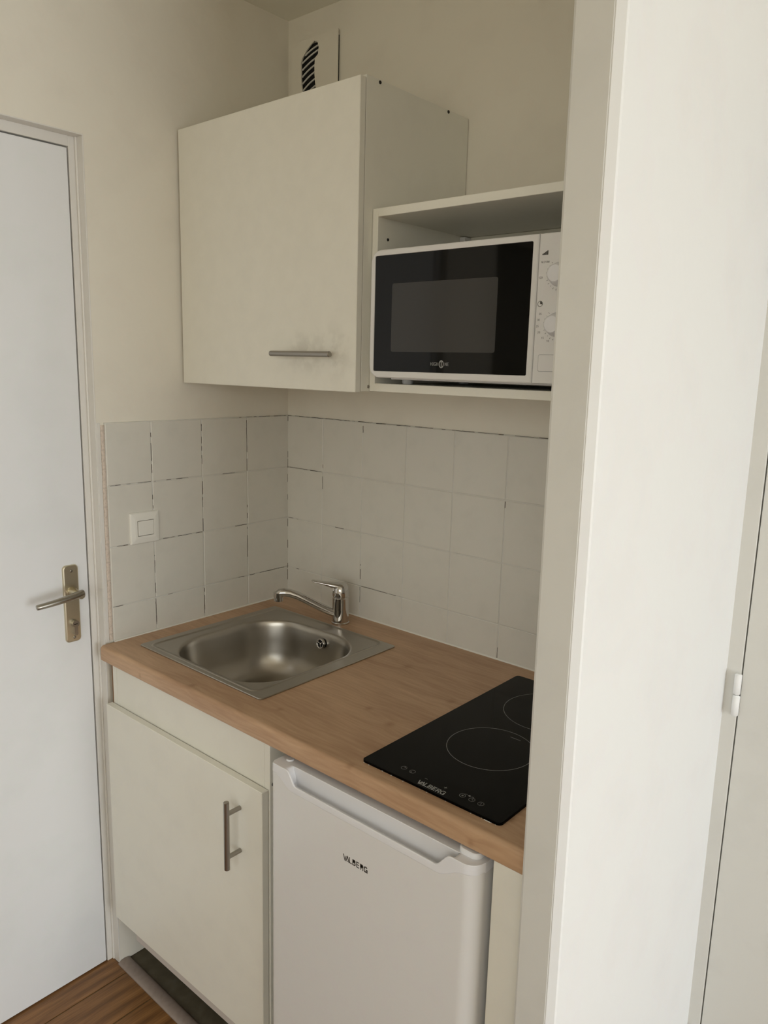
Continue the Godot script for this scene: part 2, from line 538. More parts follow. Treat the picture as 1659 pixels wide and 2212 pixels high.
func tiles(left: Node, back: Node) -> void:
	var rows := [0.9005, 0.9882, 1.1382, 1.2882, 1.4382]
	var rng := RandomNumberGenerator.new()
	rng.seed = 8
	var g := 0.0011
	var bx := [0.0, 0.1505, 0.3005, 0.4505, 0.6005, 0.7505, 0.9005, 1.0505, 1.199]
	var lz := [0.0, 0.1565, 0.3065, 0.4565, 0.578]
	var meshes := {}
	for wall in 2:
		var cuts: Array = bx if wall == 0 else lz
		var parent: Node = back if wall == 0 else left
		# the joints behind the tiles
		if wall == 0:
			abox("grout_bed", M.grout, parent, Vector3(0, 0.9, -0.002), Vector3(1.199, 1.4385, 0.0046), 0.0)
		else:
			abox("grout_bed", M.grout, parent, Vector3(-0.002, 0.9, 0), Vector3(0.0046, 1.4385, 0.578), 0.0)
		for c in cuts.size() - 1:
			for r in 4:
				var w: float = cuts[c + 1] - cuts[c] - 2 * g
				var h: float = rows[r + 1] - rows[r] - 2 * g
				var key := "%d_%d" % [roundi(w * 10000), roundi(h * 10000)]
				if not meshes.has(key):
					var st := mb()
					box(st, Vector3(-w / 2, -h / 2, 0), Vector3(w / 2, h / 2, 0.0055), 0.0012)
					st.generate_normals()
					meshes[key] = st.commit()
				var o := MeshInstance3D.new()
				o.mesh = meshes[key]
				o.material_override = M.tile_glaze
				o.name = "tile"
				parent.add_child(o, true)
				var m: float = (cuts[c] + cuts[c + 1]) / 2
				var yy: float = (rows[r] + rows[r + 1]) / 2
				var lift := rng.randf_range(-0.0004, 0.0004)
				var tilt := Basis(Vector3.UP, rng.randf_range(-0.004, 0.004)) * Basis(Vector3.RIGHT, rng.randf_range(-0.004, 0.004))
				if wall == 0:
					o.transform = Transform3D(tilt, Vector3(m, yy, 0.0005 + lift))
				else:
					o.transform = Transform3D(Basis(Vector3.UP, PI / 2) * tilt, Vector3(0.0005 + lift, yy, m))
	# dirty hairline cracks in the joints and a dark line along the tile tops, as they lie in the photograph: [column joint or row joint, from, to]
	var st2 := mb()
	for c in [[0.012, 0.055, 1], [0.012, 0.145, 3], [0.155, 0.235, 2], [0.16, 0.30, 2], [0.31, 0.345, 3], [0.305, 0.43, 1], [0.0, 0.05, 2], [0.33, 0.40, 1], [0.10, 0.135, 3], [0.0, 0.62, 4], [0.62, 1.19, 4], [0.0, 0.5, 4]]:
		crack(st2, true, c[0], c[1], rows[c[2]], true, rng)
	for c in [[0.3005, 1.41, 1.435], [0.1505, 1.24, 1.287], [0.3005, 0.905, 0.985], [0.3005, 0.99, 1.05], [0.7505, 1.27, 1.285], [0.7505, 0.902, 0.93], [0.1505, 1.30, 1.315], [0.0022, 0.93, 1.43]]:
		crack(st2, true, c[1], c[2], c[0], false, rng)
	var yy0 := 0.93
	while yy0 < 1.43:
		var l0 := rng.randf_range(0.01, 0.035)
		if rng.randf() < 0.6: box(st2, Vector3(0.0058, yy0, 0.0056), Vector3(0.0068, min(yy0 + l0, 1.436), 0.0066), 0.0)
		yy0 += l0 + 0.004
	var d1 := build(st2, "joint_dirt_and_line", M.grout_dirt_and_line, back)
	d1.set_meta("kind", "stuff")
	st2 = mb()
	for c in [[0.46, 0.57, 3], [0.33, 0.45, 3], [0.20, 0.24, 3], [0.31, 0.43, 2], [0.53, 0.57, 2], [0.16, 0.20, 2], [0.02, 0.15, 1], [0.16, 0.19, 1], [0.38, 0.42, 1], [0.54, 0.575, 1], [0.0, 0.20, 4]]:
		crack(st2, false, c[0], c[1], rows[c[2]], true, rng)
	for c in [[0.1565, 1.29, 1.43], [0.3065, 1.14, 1.29], [0.4565, 1.22, 1.26], [0.1565, 1.02, 1.13], [0.4565, 0.905, 0.985], [0.4565, 1.0, 1.10], [0.3065, 0.91, 0.985], [0.4565, 1.31, 1.41], [0.3065, 1.32, 1.43], [0.1565, 1.14, 1.2]]:
		crack(st2, false, c[1], c[2], c[0], false, rng)
	var d2 := build(st2, "joint_dirt_and_line", M.grout_dirt_and_line, left)
	d2.set_meta("kind", "stuff")
	# white sealant bead between worktop and tiles
	st2 = mb()
	sweep(st2, [Vector3(0.006, 0.9012, 0.0065), Vector3(1.197, 0.9012, 0.0065)], [Vector2(0.0025, 0.0025)], Vector3.UP, 8)
	build(st2, "sealant_bead", M.switch_white, back)
	st2 = mb()
	sweep(st2, [Vector3(0.0075, 0.9012, 0.006), Vector3(0.0075, 0.9012, 0.577)], [Vector2(0.0025, 0.0025)], Vector3.UP, 8)
	build(st2, "sealant_bead", M.switch_white, left)
	# ragged adhesive where the tiling stops short of the door
	st2 = mb()
	var y := 0.905
	var rings := []
	while y < 1.4375:
		var e := 0.0105 + rng.randf_range(-0.0014, 0.0012)
		var d := 0.0030 + rng.randf_range(-0.0010, 0.0008)
		rings.append(PackedVector3Array([Vector3(-0.001, y, 0.577), Vector3(d, y, 0.5775), Vector3(d * 0.9, y, 0.578 + e * 0.6), Vector3(-0.001, y, 0.578 + e)]))
		y += 0.006
	loft(st2, rings)
	build(st2, "adhesive_edge", M.adhesive, left)

func crack(st: SurfaceTool, on_back: bool, a: float, b: float, at: float, level: bool, rng: RandomNumberGenerator) -> void:
	var p := a
	while p < b:
		var q: float = min(p + rng.randf_range(0.006, 0.02), b)
		if rng.randf() < 0.62:
			var t := rng.randf_range(0.0002, 0.00065)
			var s := rng.randf_range(-0.0004, 0.0004)
			var lo := Vector3(p, at - t + s, 0.0035) if level else Vector3(at - t + s, p, 0.0035)
			var hi := Vector3(q, at + t + s, 0.0054) if level else Vector3(at + t + s, q, 0.0054)
			if not on_back:
				lo = Vector3(lo.z, lo.y, lo.x)
				hi = Vector3(hi.z, hi.y, hi.x)
			box(st, lo, hi, 0.0)
		p = q

func door_left() -> void:
	var f := -0.030
	# frame
	var st := mb()
	box(st, Vector3(-0.14, 0, 0.598), Vector3(f, 2.063, 0.6155), 0.001)
	box(st, Vector3(-0.14, 2.0405, 0.6155), Vector3(f, 2.063, 1.40), 0.001)
	box(st, Vector3(-0.14, 0, 1.40), Vector3(f, 2.063, 1.43), 0.001)
	box(st, Vector3(-0.10, 0, 0.6155), Vector3(f - 0.04, 2.0405, 0.632), 0.0)
	box(st, Vector3(-0.10, 2.025, 0.632), Vector3(f - 0.04, 2.0405, 1.40), 0.0)
	# lining of the reveal and painted filler up to the tiles
	box(st, Vector3(-0.002, 0.9, 0.5870), Vector3(0.0012, 1.4385, 0.5965), 0.0008)
	box(st, Vector3(f, 0, 0.5965), Vector3(0.0008, 2.0645, 0.5992), 0.0006)
	box(st, Vector3(f, 2.0618, 0.5992), Vector3(0.0008, 2.0645, 1.43), 0.0006)
	# bead covering the gap to the plaster
	box(st, Vector3(f, 0, 0.598), Vector3(f + 0.007, 2.063, 0.6025), 0.002)
	struct(build(st, "trim_2", M.frame_paint), "white painted frame of the left door")
	var d := Node3D.new()
	d.name = "door_1"
	add_child(d)
	struct(d, "flush white painted door with a brass plated lever handle")
	abox("door_leaf", M.door_paint, d, Vector3(f - 0.038, 0.004, 0.6190), Vector3(f, 2.0370, 1.394), 0.0015)
	for y in [0.25, 1.0, 1.8]:
		st = mb()
		lathe(st, Transform3D(Basis(Vector3.RIGHT, -PI / 2), Vector3(f + 0.004, y - 0.045, 1.397)), [Vector2(0.004, 0), Vector2(0.006, 0.002), Vector2(0.006, 0.088), Vector2(0.004, 0.09)], 14)
		build(st, "hinge", M.frame_paint, d)
	# handle: long plate, lever, lock cylinder
	st = mb()
	plate(st, on_x(f, 1.0100, 0.6640), 0.038, 0.190, 0.006, 0.009, 0.003, 6)
	var pl := build(st, "handle_plate", M.brass, d)
	tag(pl, "pale brass backplate", "")
	for y in [1.0910, 0.9265]:
		st = mb()
		lathe(st, on_x(f + 0.006, y, 0.6625), [Vector2(0.0038, 0), Vector2(0.0036, 0.0008), Vector2(0.0018, 0.0016)], 14)
		build(st, "screw", M.satin_steel, pl)
	st = mb()
	lathe(st, on_x(f + 0.006, 1.0405, 0.6630), [Vector2(0.0115, 0), Vector2(0.0112, 0.004), Vector2(0.009, 0.008), Vector2(0.0085, 0.046)], 24)
	build(st, "handle_collar", M.brass, pl)
	st = mb()
	var path := []
	var size := []
	for t in [-0.004, 0.0, 0.02, 0.1, 0.2, 0.3, 0.4, 0.5, 0.6, 0.7, 0.8, 0.9, 0.975, 0.995, 1.0]:
		path.append(Vector3(f + 0.052 + 0.006 * sin(clampf(t, 0, 1) * PI), 1.0470 - 0.0125 * t, 0.6590 + 0.112 * t))
		var k := 0.4 if t < 0.0 or t == 1.0 else (0.85 if t == 0.0 or t == 0.995 else 1.0)
		size.append(Vector2(0.0080 - 0.0010 * t, 0.0085 - 0.0022 * t) * k)
	sweep(st, path, size)
	build(st, "lever", M.lever_steel, d)
	st = mb()
	var tr := on_x(f + 0.006, 0.9520, 0.6625)
	var prof := PackedVector2Array()
	for k in 21:
		var a := deg_to_rad(-60.0 + 300.0 * k / 20)
		prof.append(Vector2(cos(a) * 0.0085, 0.010 + sin(a) * 0.0085))
	for k in 9:
		var a := PI + PI * k / 8
		prof.append(Vector2(cos(a) * 0.0048, -0.014 + sin(a) * 0.0048))
	slab(st, tr, prof, 0.010)
	var cyl := build(st, "lock_cylinder", M.lever_steel, d)
	st = mb()
	for k in 2: box(st, tr * Vector3(-0.005 + 0.0045 * k, 0.0085 + 0.0005 * k, 0.0096), tr * Vector3(-0.001 + 0.0045 * k, 0.0105 + 0.0005 * k, 0.0104), 0.0)
	build(st, "keyway", M.void_black, cyl)

func door_closet() -> void:
	var st := mb()
	box(st, Vector3(1.262, 0, -0.10), Vector3(1.2955, 2.07, 0.003), 0.0012)
	box(st, Vector3(2.02, 0, -0.10), Vector3(2.05, 2.07, 0.003), 0.0012)
	box(st, Vector3(1.2955, 2.035, -0.10), Vector3(2.02, 2.07, 0.003), 0.0012)
	box(st, Vector3(1.2955, 0, -0.09), Vector3(1.308, 2.035, -0.045), 0.0)
	struct(build(st, "trim_3", M.closet_paint), "pale painted frame of the closet door")
	var d := Node3D.new()
	d.name = "door_2"
	add_child(d)
	struct(d, "pale flush closet door at the right edge of the photo")
	abox("door_leaf", M.closet_paint, d, Vector3(1.2978, 0.006, -0.038), Vector3(2.017, 2.03, 0.002), 0.0012)
	for y in [0.185, 0.981, 1.80]:
		var o := Node3D.new()
		o.name = "hinge"
		d.add_child(o, true)
		for k in 2:
			st = mb()
			lathe(st, Transform3D(Basis(Vector3.RIGHT, -PI / 2), Vector3(1.2935 - 0.0006 * k, y - 0.043 + k * 0.0435, 0.010)), [Vector2(0.0035, 0), Vector2(0.0066, 0.002), Vector2(0.0068, 0.040), Vector2(0.0040, 0.0425)], 18)
			build(st, "knuckle", M.wall_white, o)

# ---------------------------------------------------------------- units
func bar_handle(called: String, parent: Node, a: Vector3, b: Vector3, stand: float, spacing: float, label := "") -> void:
	# a, b: ends of the bar; posts run back along -z
	var st := mb()
	var d := (b - a).normalized()
	var l := (b - a).length()
	var y := Vector3.BACK.cross(d)
	var t := Transform3D(Basis(y, Vector3.BACK, d).orthonormalized(), a)
	lathe(st, t, [Vector2(0.0048, 0), Vector2(0.006, 0.001), Vector2(0.006, l - 0.001), Vector2(0.0048, l)], 20, true)
	for s in [-1.0, 1.0]:
		var m: Vector3 = (a + b) / 2 + d * s * spacing / 2
		lathe(st, on_z(m.x, m.y, m.z - stand), [Vector2(0.0048, 0), Vector2(0.0048, stand)], 14)
	var o := build(st, called, M.satin_steel, parent)
	if label: o.set_meta("label", label)

func screw_head(parent: Node, t: Transform3D, r: float, m: Material) -> void:
	var st := mb()
	lathe(st, t, [Vector2(r, 0), Vector2(r * 0.9, 0.0012), Vector2(r * 0.4, 0.0005)], 14)
	build(st, "screw", m, parent)

func worktop() -> void:
	var o := thing("worktop", "oak effect laminate worktop with a rounded front edge holding sink and hob", "worktop")
	var st := mb()
	var x0 := 0.0075; var x1 := 1.1975
	var hx0 := 0.105; var hx1 := 0.495; var hz0 := 0.148; var hz1 := 0.532
	var zf := 0.605
	var top := 0.9; var bot := 0.862
	var uv := func(p: Vector3) -> Vector2: return Vector2(p.x / 1.2, p.z / 0.72)
	for y in [top, bot]:
		for r in [[x0, hx0, 0.0065, zf], [hx1, x1, 0.0065, zf], [hx0, hx1, 0.0065, hz0], [hx0, hx1, hz1, zf]]:
			var q := [Vector3(r[0], y, r[2]), Vector3(r[1], y, r[2]), Vector3(r[1], y, r[3]), Vector3(r[0], y, r[3])]
			quad(st, q[0], q[1], q[2], q[3], Vector3.UP if y == top else Vector3.DOWN, q.map(uv))
	# rounded front edge
	var prof := [Vector2(zf, top)]
	for k in 7:
		var a := PI / 2 * k / 6
		prof.append(Vector2(zf + 0.001 + 0.009 * sin(a), top - 0.009 + 0.009 * cos(a)))
	for k in 5:
		var a := PI / 2 * k / 4
		prof.append(Vector2(zf + 0.006 + 0.004 * cos(a), bot + 0.004 - 0.004 * sin(a)))
	prof.append(Vector2(zf, bot))
	var run := 0.0
	for i in prof.size() - 1:
		var p: Vector2 = prof[i]
		var q: Vector2 = prof[i + 1]
		var l := p.distance_to(q)
		var n := Vector3(0, -(q.x - p.x), 0) + Vector3(0, 0, 0)
		n = Vector3(0, q.x - p.x, p.y - q.y)
		st.set_smooth_group(1)
		quad(st, Vector3(x0, p.y, p.x), Vector3(x1, p.y, p.x), Vector3(x1, q.y, q.x), Vector3(x0, q.y, q.x), n, [Vector2(x0 / 1.2, (zf + run) / 0.72), Vector2(x1 / 1.2, (zf + run) / 0.72), Vector2(x1 / 1.2, (zf + run + l) / 0.72), Vector2(x0 / 1.2, (zf + run + l) / 0.72)])
		run += l
	st.set_smooth_group(-1)
	# ends, back and the walls of the cut-out
	for x in [x0, x1]:
		var s := -1.0 if x == x0 else 1.0
		quad(st, Vector3(x, bot, 0.0065), Vector3(x, top, 0.0065), Vector3(x, top, zf), Vector3(x, bot, zf), Vector3(s, 0, 0), [Vector2(0, 0), Vector2(0, 0.05), Vector2(0.5, 0.05), Vector2(0.5, 0)])
		for i in prof.size() - 1:
			tri(st, Vector3(x, (top + bot) / 2, zf), Vector3(x, prof[i].y, prof[i].x), Vector3(x, prof[i + 1].y, prof[i + 1].x), Vector3(s, 0, 0))
	quad(st, Vector3(x0, bot, 0.0065), Vector3(x1, bot, 0.0065), Vector3(x1, top, 0.0065), Vector3(x0, top, 0.0065), Vector3(0, 0, -1), [Vector2.ZERO, Vector2.RIGHT, Vector2.ONE, Vector2.DOWN])
	var hole := [Vector3(hx0, 0, hz0), Vector3(hx1, 0, hz0), Vector3(hx1, 0, hz1), Vector3(hx0, 0, hz1)]
	for i in 4:
		var p: Vector3 = hole[i]
		var q: Vector3 = hole[(i + 1) % 4]
		var c := Vector3((hx0 + hx1) / 2, 0, (hz0 + hz1) / 2)
		quad(st, p + Vector3.UP * bot, q + Vector3.UP * bot, q + Vector3.UP * top, p + Vector3.UP * top, c - (p + q) / 2, [Vector2.ZERO, Vector2.RIGHT, Vector2.ONE, Vector2.DOWN])
	build(st, "board", M.oak_laminate, o)

func sink() -> void:
	var o := thing("sink", "square stainless steel inset sink with one rounded bowl", "sink")
	var st := mb()
	# rings: [centre x, centre z, width, depth, corner radius, height]
	var rim := [[0.2985, 0.331, 0.4530, 0.4340, 0.008, 0.9000], [0.2985, 0.331, 0.4540, 0.4350, 0.008, 0.9022], [0.2985, 0.331, 0.4510, 0.4320, 0.007, 0.9036], [0.2910, 0.326, 0.404, 0.420, 0.022, 0.9034]]
	var spec := [[0.2910, 0.326, 0.404, 0.420, 0.022, 0.9034], [0.2910, 0.326, 0.402, 0.418, 0.022, 0.9042], [0.2910, 0.326, 0.398, 0.414, 0.021, 0.9048], [0.2910, 0.326, 0.393, 0.409, 0.020, 0.9040], [0.2910, 0.326, 0.389, 0.405, 0.019, 0.9022], [0.2910, 0.326, 0.386, 0.402, 0.018, 0.9018], [0.2910, 0.326, 0.380, 0.396, 0.018, 0.9018],
		[0.303, 0.345, 0.372, 0.378, 0.126, 0.9014], [0.303, 0.345, 0.366, 0.372, 0.125, 0.9012], [0.303, 0.345, 0.361, 0.367, 0.122, 0.9002], [0.303, 0.345, 0.357, 0.363, 0.120, 0.8975], [0.303, 0.345, 0.354, 0.360, 0.119, 0.8930], [0.303, 0.345, 0.351, 0.357, 0.118, 0.8840],
		[0.303, 0.345, 0.342, 0.348, 0.115, 0.850], [0.303, 0.345, 0.332, 0.338, 0.112, 0.815], [0.303, 0.345, 0.318, 0.324, 0.108, 0.790], [0.303, 0.345, 0.296, 0.302, 0.100, 0.772], [0.303, 0.345, 0.262, 0.268, 0.090, 0.761],
		[0.303, 0.345, 0.21, 0.215, 0.075, 0.7555], [0.303, 0.345, 0.14, 0.14, 0.06, 0.7540], [0.303, 0.345, 0.084, 0.084, 0.0419, 0.7535], [0.303, 0.345, 0.080, 0.080, 0.0399, 0.7515]]
	var outer := []
	for s in rim:
		outer.append(ring(on_y(s[0], s[5], s[1]), rrect(s[2], s[3], s[4], 12), 0))
	loft(st, outer, false, false, true)
	var rings := []
	for s in spec:
		rings.append(ring(on_y(s[0], s[5], s[1]), rrect(s[2], s[3], s[4], 12), 0))
	loft(st, rings, false, true)
	build(st, "basin", M.brushed_steel, o)
	# overflow in the back of the bowl
	var t := on_z(0.3215, 0.8715, 0.1755)
	t.basis = Basis(Vector3.RIGHT, deg_to_rad(-8)) * t.basis
	st = mb()
	loft(st, [ring(t, circle(0.0135, 28), -0.004), ring(t, circle(0.0135, 28), 0.0025), ring(t, circle(0.0125, 28), 0.0032), ring(t, circle(0.0105, 28), 0.0028), ring(t, circle(0.0102, 28), -0.003)], false, false)
	var ov := build(st, "overflow", M.chrome, o)
	st = mb()
	lathe(st, t, [Vector2(0.0104, -0.004), Vector2(0.0104, -0.002)], 24)
	build(st, "opening", M.void_black, ov)
	st = mb()
	lathe(st, t, [Vector2(0.0030, -0.003), Vector2(0.0030, 0.0018), Vector2(0.0015, 0.0028)], 14)
	for a in [40.0, 160.0, 280.0]:
		var q := t * Transform3D(Basis(Vector3.BACK, deg_to_rad(a)), Vector3.ZERO)
		sweep(st, [q * Vector3(0.001, 0, 0.0005), q * Vector3(0.0105, 0, 0.0005)], [Vector2(0.0010, 0.0012)], q.basis.z, 8)
	build(st, "grille", M.chrome, ov)
	# waste
	st = mb()
	lathe(st, on_y(0.303, 0.7505, 0.345), [Vector2(0.039, 0), Vector2(0.038, 0.003), Vector2(0.030, 0.0015), Vector2(0.012, 0.0015), Vector2(0.010, 0.004)], 32)
	build(st, "drain", M.chrome, o)

func faucet() -> void:
	var o := thing("faucet", "chrome single lever mixer tap behind the sink", "tap", Vector3(0.300, 0.9, 0.080))
	var st := mb()
	lathe(st, on_y(0, 0, 0), [Vector2(0.0240, 0.0), Vector2(0.0240, 0.004), Vector2(0.0222, 0.006), Vector2(0.0220, 0.040), Vector2(0.0220, 0.072), Vector2(0.0208, 0.0735), Vector2(0.0208, 0.0755), Vector2(0.0220, 0.077)], 32, true)
	build(st, "body", M.chrome, o)
	# direction of spout and lever, out over the bowl
	var d := Vector3(-0.70, 0, 0.714).normalized()
	st = mb()
	var path := []
	var size := []
	var pts := [[0.006, 0.022], [0.030, 0.033], [0.060, 0.048], [0.090, 0.064], [0.115, 0.0765], [0.135, 0.0835], [0.150, 0.0855], [0.163, 0.0842], [0.172, 0.081]]
	for i in pts.size():
		path.append(d * pts[i][0] + Vector3.UP * pts[i][1])
		var f := float(i) / (pts.size() - 1)
		size.append(Vector2(0.0130 - 0.0005 * f, 0.0105 + 0.0005 * f))
	size[-1] = Vector2(0.009, 0.007)
	sweep(st, path, size, Vector3.UP, 20)
	var sp := build(st, "spout", M.chrome, o)
	st = mb()
	lathe(st, on_y(d.x * 0.166, 0.0615, d.z * 0.166), [Vector2(0.0105, 0.0), Vector2(0.0122, 0.001), Vector2(0.0122, 0.010), Vector2(0.0134, 0.011), Vector2(0.0134, 0.024)], 24, true)
	build(st, "aerator", M.chrome, sp)
	# lever cap: dome over the body running out into a flat lever
	st = mb()
	var s := d.cross(Vector3.UP).normalized()
	lathe(st, on_y(0, 0.077, 0), [Vector2(0.0222, 0.0), Vector2(0.0224, 0.008), Vector2(0.0218, 0.018), Vector2(0.0192, 0.027), Vector2(0.013, 0.0335), Vector2(0.004, 0.0358)], 32)
	path = []
	size = []
	for q in [[-0.008, 0.100, 0.015, 0.011], [0.010, 0.1040, 0.0170, 0.0105], [0.024, 0.1070, 0.0155, 0.0085], [0.040, 0.1105, 0.0135, 0.0058], [0.056, 0.1137, 0.0118, 0.0040], [0.070, 0.1165, 0.0105, 0.0032], [0.0765, 0.1180, 0.0080, 0.0024], [0.0785, 0.1184, 0.004, 0.0012]]:
		path.append(d * q[0] + Vector3.UP * q[1])
		size.append(Vector2(q[2], q[3]))
	sweep(st, path, size, Vector3.UP, 20)
	# skirt under the lever
	loft(st, [ring(face(s, Vector3.UP, d * 0.012 + Vector3.UP * 0.090), rrect(0.022, 0.024, 0.004), 0), ring(face(s, Vector3.UP, d * 0.0215 + Vector3.UP * 0.0915), rrect(0.018, 0.021, 0.004), 0)])
	build(st, "lever", M.chrome, o)

func sink_cabinet() -> void:
	var o := thing("sink_cabinet", "white laminate base cabinet under the sink with one door", "cabinet", Vector3(0.031, 0, 0))
	var w := 0.583
	var zf := 0.599
	for k in 2:
		var xa: float = k * (w - 0.016)
		var sp := abox("side_panel", M.laminate, o, Vector3(xa, 0.15, 0.03), Vector3(xa + 0.016, 0.861, zf), 0.0008)
		if k == 1:
			screw_head(sp, on_x(w + 0.0002, 0.7665, 0.5905), 0.0042, M.screw_dark)
	abox("bottom_panel", M.edge_grey, o, Vector3(0.060, 0.1210, 0.03), Vector3(w - 0.016, 0.1400, zf), 0.0008)
	abox("back_panel", M.laminate, o, Vector3(0.016, 0.150, 0.03), Vector3(w - 0.016, 0.70, 0.034), 0.0)
	abox("front_rail", M.laminate, o, Vector3(0.0168, 0.745, zf - 0.018), Vector3(w - 0.0168, 0.861, zf - 0.0004), 0.0008)
	var d := abox("door", M.laminate, o, Vector3(-0.0035, 0.1665, zf + 0.0015), Vector3(w - 0.003, 0.7565, zf + 0.0185), 0.0012)
	bar_handle("handle", d, Vector3(0.512, 0.5735, 0.652), Vector3(0.512, 0.7245, 0.652), 0.034, 0.096, "brushed steel bar handle")
	for x in [0.06, w - 0.06]:
		for z in [0.10, 0.50]:
			var st := mb()
			lathe(st, on_y(x, 0.0, z), [Vector2(0.022, 0), Vector2(0.022, 0.012), Vector2(0.014, 0.016), Vector2(0.014, 0.121)], 16, true)
			build(st, "foot", M.rubber, o)
	# brown strip set in the gap against the wall
	var st := mb()
	box(st, Vector3(-0.021, 0.17, 0.560), Vector3(-0.0005, 0.8615, 0.590), 0.0005)
	var fs := build(st, "gap_strip", M.strip_brown, o)
	fs.set_meta("label", "brown strip in the gap beside the door frame")

func end_panel() -> void:
	var o := thing("end_panel", "narrow white end panel under the worktop right of the fridge", "panel")
	abox("board", M.laminate, o, Vector3(1.1385, 0.0, 0.595), Vector3(1.2110, 0.8615, 0.6110), 0.001)
	abox("return_board", M.laminate, o, Vector3(1.1385, 0.0, 0.05), Vector3(1.1545, 0.8615, 0.5945), 0.001)

func wall_cabinet() -> void:
	var o := thing("wall_cabinet", "white laminate wall cabinet with one lift door above the sink", "cabinet", Vector3(0.0, 1.533, 0.0))
	var h := 0.599
	var d := 0.340
	abox("side_panel", M.laminate, o, Vector3(0.002, 0, 0.002), Vector3(0.018, h, d), 0.0008)
	var sp := abox("side_panel", M.laminate, o, Vector3(0.583, 0, 0.002), Vector3(0.599, h, d), 0.0008)
	for q in [[0.3015, 0.590], [0.078, 0.591], [0.318, 0.010]]:
		screw_head(sp, on_x(0.599, q[1] + 0.004 if q[1] > 0.5 else q[1], q[0]), 0.0035, M.screw_dark if q[1] > 0.5 else M.satin_steel)
	abox("top_panel", M.laminate, o, Vector3(0.018, h - 0.016, 0.002), Vector3(0.583, h, d), 0.0008)
	abox("bottom_panel", M.laminate, o, Vector3(0.018, 0, 0.002), Vector3(0.583, 0.016, d), 0.0008)
	abox("back_panel", M.laminate, o, Vector3(0.018, 0.016, 0.004), Vector3(0.583, h - 0.016, 0.008), 0.0)
	var dr := abox("door", M.laminate_soiled, o, Vector3(0.0075, -0.0015, d + 0.0025), Vector3(0.6005, h - 0.006, d + 0.019), 0.0012)
	bar_handle("handle", dr, Vector3(0.3730, 0.0735, 0.387), Vector3(0.5545, 0.0735, 0.387), 0.028, 0.128, "brushed steel bar handle")

func microwave_unit() -> void:
	var o := thing("microwave_shelf_unit", "open white laminate shelf unit holding the microwave", "shelf unit", Vector3(0.6, 1.534, 0.0))
	var h := 0.3575
	var d := 0.316
	var sp := abox("side_panel", M.laminate, o, Vector3(0.0003, 0, 0.002), Vector3(0.0145, h, d), 0.0008)
	screw_head(sp, on_x(0.0145, 0.302, 0.285), 0.003, M.screw_dark)
	abox("side_panel", M.laminate, o, Vector3(0.583, 0, 0.002), Vector3(0.597, h, d), 0.0008)
	abox("top_panel", M.laminate, o, Vector3(0.0147, h - 0.016, 0.002), Vector3(0.5828, h, d), 0.0008)
	abox("bottom_panel", M.laminate, o, Vector3(0.0147, 0, 0.002), Vector3(0.5828, 0.0165, d), 0.0008)
	abox("hanging_rail", M.laminate, o, Vector3(0.0147, h - 0.10, 0.003), Vector3(0.5828, h - 0.0165, 0.016), 0.0008)
	var st := mb()
	box(st, Vector3(0.0150, h - 0.062, 0.0165), Vector3(0.0300, h - 0.018, 0.040), 0.001)
	var br := build(st, "wall_bracket", M.plastic_white, o)
	screw_head(br, on_z(0.0225, h - 0.040, 0.0402), 0.004, M.screw_dark)

